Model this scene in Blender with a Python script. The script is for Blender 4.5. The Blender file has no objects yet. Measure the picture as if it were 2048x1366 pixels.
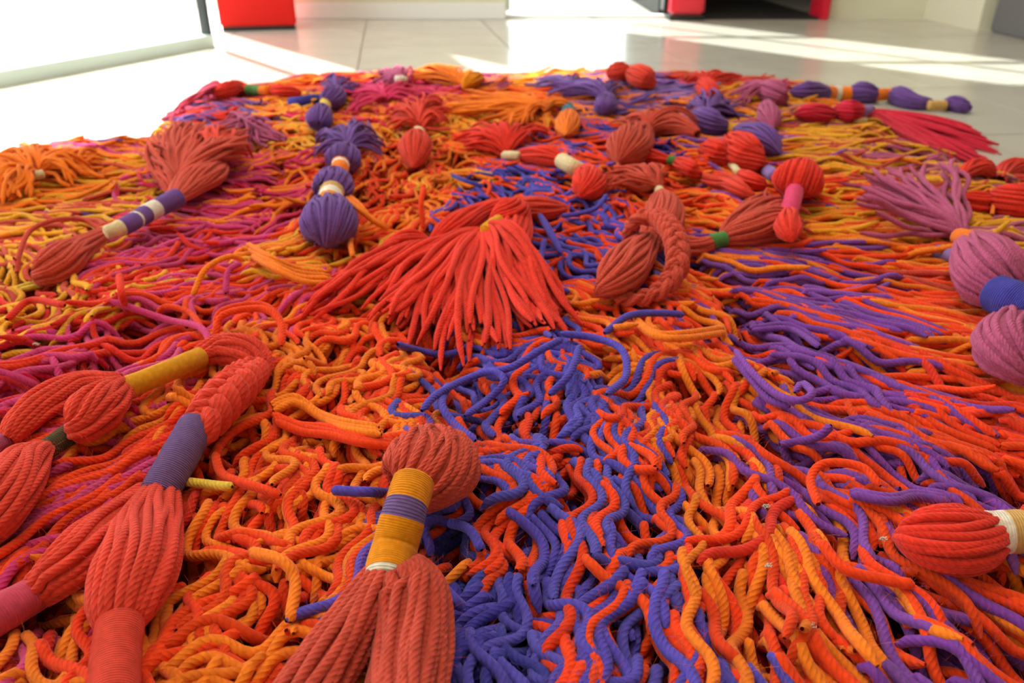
import bpy, math, random
import numpy as np
from mathutils import Vector

random.seed(7); rng = np.random.default_rng(7)
S = bpy.context.scene
COL = S.collection

# ------------------------------------------------------------------ camera
FPX = 1593.0                     # focal length in pixels of the 2048 wide frame
PITCH = math.atan(833.0 / FPX)
CAMZ = 0.335
sp_, cp_ = math.sin(PITCH), math.cos(PITCH)
cam = bpy.data.cameras.new('camera'); camo = bpy.data.objects.new('camera', cam); COL.objects.link(camo)
camo.location = (0, 0, CAMZ); camo.rotation_euler = (math.pi/2 - PITCH, 0, 0)
cam.sensor_width = 36.0; cam.lens = 36.0 * FPX / 2048.0
cam.clip_start = 0.02; cam.clip_end = 100
cam.dof.use_dof = True; cam.dof.focus_distance = 0.46; cam.dof.aperture_fstop = 10.0
S.camera = camo

# ------------------------------------------------------------------ light
w = bpy.data.worlds.new('sky'); S.world = w; w.use_nodes = True
bg = w.node_tree.nodes['Background']; bg.inputs[0].default_value = (0.93, 0.97, 1.0, 1); bg.inputs[1].default_value = 4.0
sun = bpy.data.lights.new('sun', 'SUN'); sun.energy = 13.0; sun.angle = math.radians(1.0); sun.color = (1.0, 0.965, 0.90)
suno = bpy.data.objects.new('sun', sun); COL.objects.link(suno)
SUND = Vector((0.57, -0.77, -1.10)).normalized()          # the way the sunlight travels
suno.rotation_euler = SUND.to_track_quat('-Z', 'Y').to_euler()
def area(name, loc, tgt, sx, sy, power, color):
    l = bpy.data.lights.new(name, 'AREA'); l.shape = 'RECTANGLE'; l.size = sx; l.size_y = sy; l.energy = power; l.color = color
    o = bpy.data.objects.new(name, l); COL.objects.link(o); o.location = loc
    o.rotation_euler = (Vector(tgt) - Vector(loc)).to_track_quat('-Z', 'Y').to_euler()
area('overhead_fill', (-0.3, 1.1, 2.45), (-0.1, 0.8, 0), 1.6, 1.6, 33, (1.0, 0.93, 0.84))  # added soft fill over the rug, no lamp fitting stands for it
area('overhead_fill', (0.9, 2.3, 2.45), (0.9, 2.2, 0), 1.2, 1.2, 6, (1.0, 0.93, 0.84))  # second added fill, for the back right of the room
S.view_settings.view_transform = 'Standard'; S.view_settings.look = 'None'
S.view_settings.exposure = 0.0; S.view_settings.gamma = 1.0
S.view_settings.use_curve_mapping = False

# ------------------------------------------------------------------ helpers
def at(px, py, z=0.0):
    u = (px - 1024.0) / FPX; v = (py - 683.0) / FPX
    d = np.array([u, cp_ - v*sp_, -sp_ - v*cp_])
    t = (CAMZ - z) / (sp_ + v*cp_)
    return np.array([0, 0, CAMZ]) + d*t
def depth(p):
    return p[1]*cp_ - (p[2] - CAMZ)*sp_
def project(p):
    dz = depth(p); up = p[1]*sp_ + (p[2]-CAMZ)*cp_
    return 1024 + FPX*p[0]/dz, 683 - FPX*up/dz
def lin(c):
    return tuple((x/255/12.92) if x/255 <= 0.04045 else ((x/255+0.055)/1.055)**2.4 for x in c)

YC = {k: lin(v) for k, v in dict(
    redorange=(238, 68, 28), red=(226, 55, 40), coral=(222, 68, 52), brick=(200, 76, 60), crimson=(204, 34, 60),
    orange=(244, 124, 36), gold=(232, 160, 44), yellow=(226, 186, 70), ochre=(222, 150, 30), amber=(230, 138, 20),
    blueviolet=(88, 74, 178), violet=(126, 68, 160), purple=(112, 74, 146), plum=(112, 84, 138), indigo=(68, 64, 158), magenta=(204, 62, 120),
    pink=(222, 60, 110), mauve=(180, 84, 124), rose=(206, 74, 100), lavender=(140, 108, 176), cream=(226, 204, 160),
    white=(236, 224, 208), olive=(78, 70, 46), green=(84, 136, 74), teal=(64, 110, 128), tan=(206, 160, 96)).items()}

def new_mat(name):
    m = bpy.data.materials.new(name); m.use_nodes = True
    return m, m.node_tree, m.node_tree.nodes['Principled BSDF']
def simple(name, c, rough=0.6, spec=0.3, metal=0.0, noise=0.0, scale=20):
    m, nt, b = new_mat(name)
    b.inputs['Base Color'].default_value = (*c, 1); b.inputs['Roughness'].default_value = rough
    b.inputs['Specular IOR Level'].default_value = spec; b.inputs['Metallic'].default_value = metal
    n = nt.nodes.new('ShaderNodeTexNoise'); n.inputs['Scale'].default_value = scale; n.inputs['Detail'].default_value = 5
    tc = nt.nodes.new('ShaderNodeTexCoord'); nt.links.new(tc.outputs['Object'], n.inputs['Vector'])
    mx = nt.nodes.new('ShaderNodeMix'); mx.data_type = 'RGBA'; mx.blend_type = 'MULTIPLY'; mx.inputs[0].default_value = noise
    mx.inputs[6].default_value = (*c, 1); nt.links.new(n.outputs['Color'], mx.inputs[7])
    nt.links.new(mx.outputs[2], b.inputs['Base Color'])
    return m

def yarn_material(name, twist=True, plies=5.0, strength=0.48):
    m, nt, b = new_mat(name); N = nt.nodes.new; L = nt.links.new
    a = N('ShaderNodeAttribute'); a.attribute_name = 'dye'
    tc = N('ShaderNodeTexCoord')
    no = N('ShaderNodeTexNoise'); no.inputs['Scale'].default_value = 260; no.inputs['Detail'].default_value = 4
    L(tc.outputs['Object'], no.inputs['Vector'])
    rmp = N('ShaderNodeMapRange'); rmp.inputs[1].default_value = 0.3; rmp.inputs[2].default_value = 0.7
    rmp.inputs[3].default_value = 0.86; rmp.inputs[4].default_value = 1.12
    L(no.outputs[0], rmp.inputs[0])
    vm = N('ShaderNodeVectorMath'); vm.operation = 'SCALE'; L(a.outputs['Color'], vm.inputs[0]); L(rmp.outputs[0], vm.inputs['Scale'])
    L(vm.outputs[0], b.inputs['Base Color'])
    b.inputs['Roughness'].default_value = 0.95; b.inputs['Specular IOR Level'].default_value = 0.08
    b.inputs['Sheen Weight'].default_value = 0.32; b.inputs['Sheen Roughness'].default_value = 0.45
    mt = N('ShaderNodeMix'); mt.data_type = 'RGBA'; mt.inputs[0].default_value = 0.4; mt.inputs[7].default_value = (1, 1, 1, 1)
    L(a.outputs['Color'], mt.inputs[6]); L(mt.outputs[2], b.inputs['Sheen Tint'])
    fib = N('ShaderNodeTexNoise'); fib.inputs['Scale'].default_value = 900; fib.inputs['Detail'].default_value = 3
    L(tc.outputs['Object'], fib.inputs['Vector'])
    bu = N('ShaderNodeBump'); bu.inputs['Distance'].default_value = 0.0012; bu.inputs['Strength'].default_value = strength
    if twist:
        sx = N('ShaderNodeSeparateXYZ'); L(tc.outputs['UV'], sx.inputs[0])
        m1 = N('ShaderNodeMath'); m1.operation = 'MULTIPLY_ADD'; m1.inputs[1].default_value = plies; L(sx.outputs[0], m1.inputs[0]); L(sx.outputs[1], m1.inputs[2])
        m2 = N('ShaderNodeMath'); m2.operation = 'MULTIPLY'; m2.inputs[1].default_value = math.pi; L(m1.outputs[0], m2.inputs[0])
        m3 = N('ShaderNodeMath'); m3.operation = 'SINE'; L(m2.outputs[0], m3.inputs[0])
        m4 = N('ShaderNodeMath'); m4.operation = 'ABSOLUTE'; L(m3.outputs[0], m4.inputs[0])
        m5 = N('ShaderNodeMath'); m5.operation = 'POWER'; m5.inputs[1].default_value = 0.6; L(m4.outputs[0], m5.inputs[0])
        m6 = N('ShaderNodeMath'); m6.operation = 'MULTIPLY_ADD'; m6.inputs[1].default_value = 0.45; L(fib.outputs[0], m6.inputs[0]); L(m5.outputs[0], m6.inputs[2])
        L(m6.outputs[0], bu.inputs['Height'])
    else:
        sx = N('ShaderNodeSeparateXYZ'); L(tc.outputs['UV'], sx.inputs[0])
        m1 = N('ShaderNodeMath'); m1.operation = 'MULTIPLY'; m1.inputs[1].default_value = math.pi*2.6; L(sx.outputs[1], m1.inputs[0])
        m3 = N('ShaderNodeMath'); m3.operation = 'SINE'; L(m1.outputs[0], m3.inputs[0])
        m4 = N('ShaderNodeMath'); m4.operation = 'ABSOLUTE'; L(m3.outputs[0], m4.inputs[0])
        m6 = N('ShaderNodeMath'); m6.operation = 'MULTIPLY_ADD'; m6.inputs[1].default_value = 0.5; L(fib.outputs[0], m6.inputs[0]); L(m4.outputs[0], m6.inputs[2])
        L(m6.outputs[0], bu.inputs['Height'])
    L(bu.outputs[0], b.inputs['Normal'])
    return m
M_YARN = yarn_material('wool_yarn')
M_WRAP = yarn_material('wound_thread', twist=False, strength=0.5)

class MB:
    """collects tubes, then links them as one mesh object"""
    def __init__(s): s.v = []; s.f = []; s.uv = []; s.c = []; s.n = 0
    def grid(s, V, m, k, UV, C):
        # V (m*k,3) rings of k verts ; UV per ring/side corner (m, k+1, 2)
        base = s.n; i = np.arange(m-1)[:, None]; j = np.arange(k)[None, :]; j2 = (j+1) % k
        q = np.stack([base+i*k+j, base+i*k+j2, base+(i+1)*k+j2, base+(i+1)*k+j], -1).reshape(-1, 4)
        jj = j+1
        uv = np.stack([UV[i, j], UV[i, jj], UV[i+1, jj], UV[i+1, j]], -2).reshape(-1, 2)
        s.v.append(V); s.f.append(q); s.uv.append(uv); s.n += m*k
        s.c.append(np.broadcast_to(np.array([*C, 1.0]), (m*k, 4)) if not isinstance(C, np.ndarray) else C)
    def tube(s, P, R, k, C, pitch=0.0034, phase=0.0, flat=1.0):
        P = np.asarray(P, float); m = len(P)
        T = np.gradient(P, axis=0); T /= np.linalg.norm(T, axis=1)[:, None] + 1e-12
        A, B = frames(T)
        th = np.linspace(0, 2*math.pi, k, endpoint=False)
        R = np.broadcast_to(np.asarray(R, float), (m,))
        V = P[:, None] + R[:, None, None]*(np.cos(th)[None, :, None]*A[:, None] + flat*np.sin(th)[None, :, None]*B[:, None])
        d = np.concatenate([[0], np.cumsum(np.linalg.norm(np.diff(P, axis=0), axis=1))])
        UV = np.empty((m, k+1, 2)); UV[..., 0] = np.arange(k+1)/k; UV[..., 1] = (d/pitch+phase)[:, None]
        s.grid(V.reshape(-1, 3), m, k, UV, C)
    def build(s, name, mat, parent=None, origin=(0, 0, 0), own=False):
        V = np.concatenate(s.v) - np.asarray(origin, float); F = np.concatenate(s.f); UV = np.concatenate(s.uv); C = np.concatenate(s.c)
        me = bpy.data.meshes.new(name); nf = len(F)
        me.vertices.add(len(V)); me.vertices.foreach_set('co', V.astype(np.float32).ravel())
        me.loops.add(nf*4); me.loops.foreach_set('vertex_index', F.astype(np.int32).ravel())
        me.polygons.add(nf); me.polygons.foreach_set('loop_start', (np.arange(nf)*4).astype(np.int32))
        me.polygons.foreach_set('use_smooth', np.ones(nf, bool))
        me.update(calc_edges=True)
        l = me.uv_layers.new(name='UVMap'); l.data.foreach_set('uv', UV.astype(np.float32).ravel())
        a = me.color_attributes.new('dye', 'FLOAT_COLOR', 'POINT'); a.data.foreach_set('color', C.astype(np.float32).ravel())
        me.materials.append(mat)
        o = bpy.data.objects.new(name, me); COL.objects.link(o)
        if parent is not None: o.parent = parent
        return o

def frames(T):
    m = len(T); A = np.empty_like(T); B = np.empty_like(T)
    if np.abs(T[:, 2]).max() < 0.93:
        A = np.cross(T, [0, 0, 1.0]); A /= np.linalg.norm(A, axis=1)[:, None]; B = np.cross(A, T); return A, B
    a = np.cross(T[0], [0, 0, 1.0]);
    if np.linalg.norm(a) < 1e-3: a = np.array([1.0, 0, 0])
    for i in range(m):
        a = a - T[i]*np.dot(a, T[i]); a /= np.linalg.norm(a)+1e-12; A[i] = a; B[i] = np.cross(a, T[i])
    return A, B
def spline(C, m):
    """Catmull-Rom through control rows (any width), m samples even in arc length of the first 3 columns"""
    C = np.asarray(C, float)
    if len(C) == 2: C = np.vstack([C[0], (C[0]+C[1])/2, C[1]])
    E = np.vstack([2*C[0]-C[1], C, 2*C[-1]-C[-2]]); out = []
    for i in range(1, len(E)-2):
        t = np.linspace(0, 1, 16, endpoint=False)[:, None]; p0, p1, p2, p3 = E[i-1:i+3]
        out.append(0.5*((2*p1)+(-p0+p2)*t+(2*p0-5*p1+4*p2-p3)*t**2+(-p0+3*p1-3*p2+p3)*t**3))
    out.append(E[-2:-1]); D = np.vstack(out)
    d = np.concatenate([[0], np.cumsum(np.linalg.norm(np.diff(D[:, :3], axis=0), axis=1))])
    q = np.linspace(0, d[-1], m)
    return np.stack([np.interp(q, d, D[:, k]) for k in range(D.shape[1])], 1)
def tag(o, label=None, cat=None, group=None, kind=None):
    if label: o['label'] = label
    if cat: o['category'] = cat
    if group: o['group'] = group
    if kind: o['kind'] = kind
    return o
def empty(name, loc):
    o = bpy.data.objects.new(name, None); COL.objects.link(o); o.location = loc; o.empty_display_size = 0.02
    return o
def box_mesh(name, x0, x1, y0, y1, z0, z1, bev=0.0):
    import bmesh
    bm = bmesh.new(); bmesh.ops.create_cube(bm, size=1.0)
    for v in bm.verts: v.co = Vector(((x0+x1)/2+v.co.x*(x1-x0), (y0+y1)/2+v.co.y*(y1-y0), (z0+z1)/2+v.co.z*(z1-z0)))
    if bev: bmesh.ops.bevel(bm, geom=bm.edges[:], offset=bev, segments=2, affect='EDGES')
    me = bpy.data.meshes.new(name); bm.to_mesh(me); bm.free(); return me
def obj(name, me, mat, parent=None, loc=(0, 0, 0), rotz=0.0):
    if mat and not me.materials: me.materials.append(mat)
    o = bpy.data.objects.new(name, me); COL.objects.link(o); o.location = loc; o.rotation_euler = (0, 0, rotz)
    if parent is not None: o.parent = parent
    return o

# ------------------------------------------------------------------ the room
M_WALL = simple('cream_plaster', lin((226, 222, 200)), 0.8, 0.2, noise=0.06, scale=8)
M_WHITE = simple('white_paint', lin((235, 235, 232)), 0.4, 0.4)
M_RED = simple('red_lacquer', lin((206, 22, 14)), 0.5, 0.25)
M_CERISE = simple('cerise_lacquer', lin((214, 30, 52)), 0.3, 0.5)
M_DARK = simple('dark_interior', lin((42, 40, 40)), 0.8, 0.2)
M_BLACK = simple('black_metal', lin((30, 32, 32)), 0.4, 0.4)
M_ALU = simple('pale_aluminium', lin((214, 230, 226)), 0.4, 0.5)
M_GREY = simple('grey_panel', lin((112, 110, 112)), 0.6, 0.3)
M_GROUT = simple('grout', lin((150, 146, 138)), 0.7, 0.2)
M_PAVE = simple('pale_paving', lin((226, 222, 214)), 0.8, 0.2, noise=0.1, scale=3)
M_RUBBER = simple('backing_cloth', lin((120, 20, 14)), 0.95, 0.05)
# polished tile
M_TILE, nt, b = new_mat('polished_tile')
n = nt.nodes.new('ShaderNodeTexNoise'); n.inputs['Scale'].default_value = 6; n.inputs['Detail'].default_value = 6
tc = nt.nodes.new('ShaderNodeTexCoord'); nt.links.new(tc.outputs['Object'], n.inputs['Vector'])
r = nt.nodes.new('ShaderNodeValToRGB'); r.color_ramp.elements[0].color = (*lin((180, 174, 162)), 1); r.color_ramp.elements[1].color = (*lin((206, 202, 192)), 1)
nt.links.new(n.outputs[0], r.inputs[0]); nt.links.new(r.outputs[0], b.inputs['Base Color'])
b.inputs['Roughness'].default_value = 0.2; b.inputs['Specular IOR Level'].default_value = 0.6
# glass
M_GLASS = bpy.data.materials.new('window_glass'); M_GLASS.use_nodes = True; nt = M_GLASS.node_tree; nt.nodes.clear()
o_ = nt.nodes.new('ShaderNodeOutputMaterial'); tr = nt.nodes.new('ShaderNodeBsdfTransparent'); tr.inputs[0].default_value = (0.93, 0.98, 0.965, 1)
gl = nt.nodes.new('ShaderNodeBsdfGlossy'); gl.inputs['Roughness'].default_value = 0.02
mx = nt.nodes.new('ShaderNodeMixShader'); mx.inputs[0].default_value = 0.05; nt.links.new(tr.outputs[0], mx.inputs[1]); nt.links.new(gl.outputs[0], mx.inputs[2])
nt.links.new(mx.outputs[0], o_.inputs[0])

def struct(name, me, mat, loc=(0, 0, 0), rotz=0.0):
    return tag(obj(name, me, mat, None, loc, rotz), kind='structure')
YB = at(800, 38, 0)[1]                                    # back wall
floor = struct('floor', box_mesh('floor', -3.2, 3.6, -1.8, YB+1.2, -0.06, -0.004), M_GROUT)
TS = 0.45; tile_me = box_mesh('tile', -TS/2+.0015, TS/2-.0015, -TS/2+.0015, TS/2-.0015, -0.004, 0.0, 0.0008); tile_me.materials.append(M_TILE)
a0 = math.radians(8)
for i in range(-9, 11):
    for j in range(-6, 12):
        x = i*TS*math.cos(a0) - j*TS*math.sin(a0) + 0.1; y = i*TS*math.sin(a0) + j*TS*math.cos(a0) + 0.2
        if -1.9 < x < 2.9 and 0.2 < y < YB+0.25: obj('tile', tile_me, None, floor, (x, y, 0), a0)
terrace = struct('ground', box_mesh('ground', -14, 14, YB+1.25, YB+14, -0.10, -0.03), M_PAVE)
terrace2 = struct('ground', box_mesh('ground', -14, -3.25, -8, YB+1.25, -0.10, -0.03), M_PAVE)
# left window line
W0 = at(0, 172, 0); W1 = at(420, 93, 0); wd = (W1-W0)[:2]; wl = np.linalg.norm(wd); wd = wd/wl
ang = math.atan2(wd[1], wd[0]); LN = 3.2                  # runs from near (behind the camera) to W1
HEADL = 1.22  # head kept low so the sun stops short of the rug's middle
win = struct('window_1', box_mesh('window_1', -LN, 0, -0.02, 0.03, 0, 0.035), M_ALU, (W1[0], W1[1], 0), ang)
obj('post', box_mesh('post', -0.006, 0.004, -0.012, 0.02, 0.035, HEADL), M_BLACK, win)
for k in range(3):
    g = obj('pane', box_mesh('pane', -1.05*(k+1)+.02, -1.05*k-.012, 0.0, 0.006, 0.035, HEADL), M_GLASS, win)
    if k < 2: obj('mullion', box_mesh('mullion', -1.05*(k+1)-.015, -1.05*(k+1)+.015, -0.02, 0.03, 0.035, HEADL), M_ALU, win)
struct('wall_left_sun_stop', box_mesh('wall_left_sun_stop', -LN, 0.0, -0.06, 0.06, HEADL, 2.6), M_WALL, (W1[0], W1[1], 0), ang)  # unseen header, brought down over the window to limit the sun's reach
struct('wall_left_rear', box_mesh('wall_left_rear', -0.06, 0.06, -0.6, 0.9, 0, 2.6), M_WALL, (W1[0]-LN*wd[0]-.2, W1[1]-LN*wd[1]-.7, 0))
# back wall with its opening
XO0 = at(1012, 38, 0)[0]; XO1 = at(1335, 38, 0)[0]; XD0 = at(1405, 40, 0)[0]; XD1 = at(1640, 40, 0)[0]
HEADB = 2.3
XR = at(1840, 36, 0)[0]
struct('wall_back', box_mesh('wall_back', W1[0]+.03, XO0, YB, YB+0.12, 0, 2.6), M_WALL)
struct('wall_back_header', box_mesh('wall_back_header', XO0, XO1, YB, YB+0.12, HEADB, 2.6), M_WALL)
struct('wall_back_right', box_mesh('wall_back_right', XD1+0.03, XR, YB, YB+0.12, 0, 2.6), M_WALL)
struct('wall_back_lintel', box_mesh('wall_back_lintel', XO1, XD1+0.03, YB, YB+0.12, 2.1, 2.6), M_WALL)
struct('baseboard_back', box_mesh('baseboard_back', W1[0]+.03, XO0, YB-0.012, YB, 0, 0.06, 0.003), M_WHITE)
w2 = struct('window_2', box_mesh('window_2', XO0, XO1, YB+0.03, YB+0.08, 0, 0.012), M_WHITE)
obj('pane', box_mesh('pane', XO0+.02, XO1-.02, YB+0.05, YB+0.056, 0.03, HEADB), M_GLASS, w2)
for xx in (XO0+.008, XO1-.008): obj('post', box_mesh('post', xx-.008, xx+.008, YB+.02, YB+.09, 0.03, HEADB), M_ALU if xx < XO0+.1 else M_BLACK, w2)
obj('mullion', box_mesh('mullion', (XO0+XO1)/2-.006, (XO0+XO1)/2+.006, YB+.04, YB+.065, 0.03, HEADB), M_WHITE, w2)
for zz in (0.9, 1.7): obj('rail', box_mesh('rail', XO0+.02, XO1-.02, YB+.04, YB+.07, zz, zz+.03), M_WHITE, w2)
# dark doorway between cerise jambs
d1 = struct('door_1', box_mesh('door_1', XO1, XD0, YB-0.06, YB+0.02, 0.02, 2.1, 0.01), M_CERISE)
obj('door_foot', box_mesh('door_foot', XO1-.005, XD0+.004, YB-0.07, YB+0.03, 0.0, 0.02, 0.004), M_BLACK, d1)
struct('trim_1', box_mesh('trim_1', XD1, XD1+0.03, YB-0.05, YB+0.1, 0, 2.1, 0.004), M_CERISE)
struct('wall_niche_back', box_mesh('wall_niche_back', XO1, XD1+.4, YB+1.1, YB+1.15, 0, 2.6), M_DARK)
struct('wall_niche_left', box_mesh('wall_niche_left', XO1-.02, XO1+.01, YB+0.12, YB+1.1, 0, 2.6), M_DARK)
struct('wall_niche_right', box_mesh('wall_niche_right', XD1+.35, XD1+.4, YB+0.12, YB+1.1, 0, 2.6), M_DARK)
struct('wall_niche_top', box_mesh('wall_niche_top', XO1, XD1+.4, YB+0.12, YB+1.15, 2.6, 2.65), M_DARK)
tag(obj('door_mat', box_mesh('door_mat', XD0-.02, XD1+.02, YB-0.02, YB+0.9, 0.0, 0.008, 0.002), M_DARK),
    'dark grey entrance mat lying in the dark doorway between red jambs', 'mat')
# right side wall, coming nearer, then the grey panel
R1 = at(1955, 62, 0)
rl = math.hypot(R1[0]-XR, R1[1]-YB); ra = math.atan2(R1[1]-YB, R1[0]-XR)
struct('wall_right', box_mesh('wall_right', 0, rl, 0, 0.1, 0, 2.6), M_WALL, (XR, YB, 0), ra)
gp = tag(obj('grey_cabinet', box_mesh('grey_cabinet', 0, 0.55, 0, 0.4, 0.0, 1.6, 0.006), M_GREY, None, (R1[0]+.02, R1[1]-.42, 0), -0.03),
    'plain grey cabinet standing at the far right against the cream wall', 'cabinet')
# red box
B0 = at(424, 62, 0); B1 = at(580, 58, 0)
rb = empty('red_box_column', ((B0[0]+B1[0])/2, B0[1]+.15, 0)); hx = (B1[0]-B0[0])/2
rb.rotation_euler = (0, 0, .25); tag(rb, 'tall glossy red column standing by the window against the cream wall', 'column')
obj('shell', box_mesh('shell', -hx, hx, -.15, .15, 0.015, 1.3, 0.006), M_RED, rb)
obj('plinth', box_mesh('plinth', -hx+.006, hx-.006, -.144, .144, 0, 0.015), M_BLACK, rb)
struct('wall_right_far', box_mesh('wall_right_far', 3.5, 3.6, -1.8, YB+.1, 0, 2.6), M_WALL)
struct('wall_back_far', box_mesh('wall_back_far', R1[0]+.1, 3.5, YB, YB+.12, 0, 2.6), M_WALL)
struct('wall_rear', box_mesh('wall_rear', -2.9, 3.6, -1.9, -1.8, 0, 2.6), M_WALL)
struct('ceiling', box_mesh('ceiling', -1.9, 3.6, -1.8, YB+0.12, 2.6, 2.68), M_WALL)

# ------------------------------------------------------------------ rug outline and height map
OUT = [at(x, y, 0.02)[:2] for x, y in ((0, 318), (110, 305), (235, 296), (325, 250), (362, 212), (420, 188), (490, 176), (610, 160),
       (850, 154), (960, 160), (1060, 154), (1240, 150), (1400, 156), (1540, 165), (1620, 205), (1690, 250), (1790, 300), (1870, 345), (1960, 372), (2048, 395))]
OUT += [np.array(p) for p in ((0.88, 0.85), (0.98, 0.55), (0.90, 0.25), (0.6, 0.10), (0.2, 0.06), (-0.3, 0.06), (-0.65, 0.15), (-0.88, 0.4), (-0.95, 0.75))]
OUT = np.array(OUT)
def inside(x, y):
    n = len(OUT); c = False; j = n-1
    for i in range(n):
        xi, yi = OUT[i]; xj, yj = OUT[j]
        if (yi > y) != (yj > y) and x < (xj-xi)*(y-yi)/(yj-yi)+xi: c = not c
        j = i
    return c
X0, Y0, RES = -1.6, -0.1, 0.002
NX, NY = 1700, 1250
HM = np.zeros((NX, NY), np.float32)
def ij(xy):
    i = np.clip(((xy[..., 0]-X0)/RES).astype(int), 0, NX-1); j = np.clip(((xy[..., 1]-Y0)/RES).astype(int), 0, NY-1)
    return i, j
def drape(xy, r, z0=None, fall=0.6, smooth=3, soft=1.0, lift=None, ref=None):
    """heights of a strand along xy that rests on what already lies there, and stamps itself into the map"""
    m = len(xy); T = np.gradient(xy, axis=0); T /= np.linalg.norm(T, axis=1)[:, None]+1e-9; Nn = np.stack([-T[:, 1], T[:, 0]], 1)
    ds = np.linalg.norm(np.diff(xy, axis=0), axis=1)
    # what lies below: the middle and both flanks
    h = np.maximum(HM[ij(xy)], np.maximum(HM[ij(xy+Nn*r*.55)], HM[ij(xy-Nn*r*.55)])-r*.35)
    mid = (xy[:-1]+xy[1:])/2; hmid = HM[ij(mid)]
    h[:-1] = np.maximum(h[:-1], hmid); h[1:] = np.maximum(h[1:], hmid)
    base = .024 if ref is None else ref(xy)
    h = np.where(h > base, base+(h-base)*soft, h)
    z = h+r*.8
    if lift is not None: z = z+lift
    if z0 is not None:
        z[0] = z0
        for i in range(1, m): z[i] = max(z[i], z[i-1]-fall*ds[i-1])
    for _ in range(smooth):
        y = z.copy(); y[1:-1] = (z[:-2]+2*z[1:-1]+z[2:])/4; z = y
    stamp(np.column_stack([xy, z]), r)
    return z
def stamp(P, r):
    m = len(P); L = np.linalg.norm(np.diff(P, axis=0), axis=1).sum(); k = max(m, int(L/0.0018))
    q = np.linspace(0, m-1, k); Q = np.stack([np.interp(q, np.arange(m), P[:, c]) for c in range(3)], 1)
    rr = np.interp(q, np.arange(m), np.broadcast_to(r, (m,)))
    T = np.gradient(Q[:, :2], axis=0); T /= np.linalg.norm(T, axis=1)[:, None]+1e-9; Nn = np.stack([-T[:, 1], T[:, 0]], 1)
    nn = max(2, int(math.ceil(rr.max()/0.0017)))
    for o in np.linspace(-.95, .95, 2*nn+1):
        i, j = ij(Q[:, :2]+Nn*(rr*o)[:, None]); np.maximum.at(HM, (i, j), (Q[:, 2]+rr*math.sqrt(1-o*o)).astype(np.float32))

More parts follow.
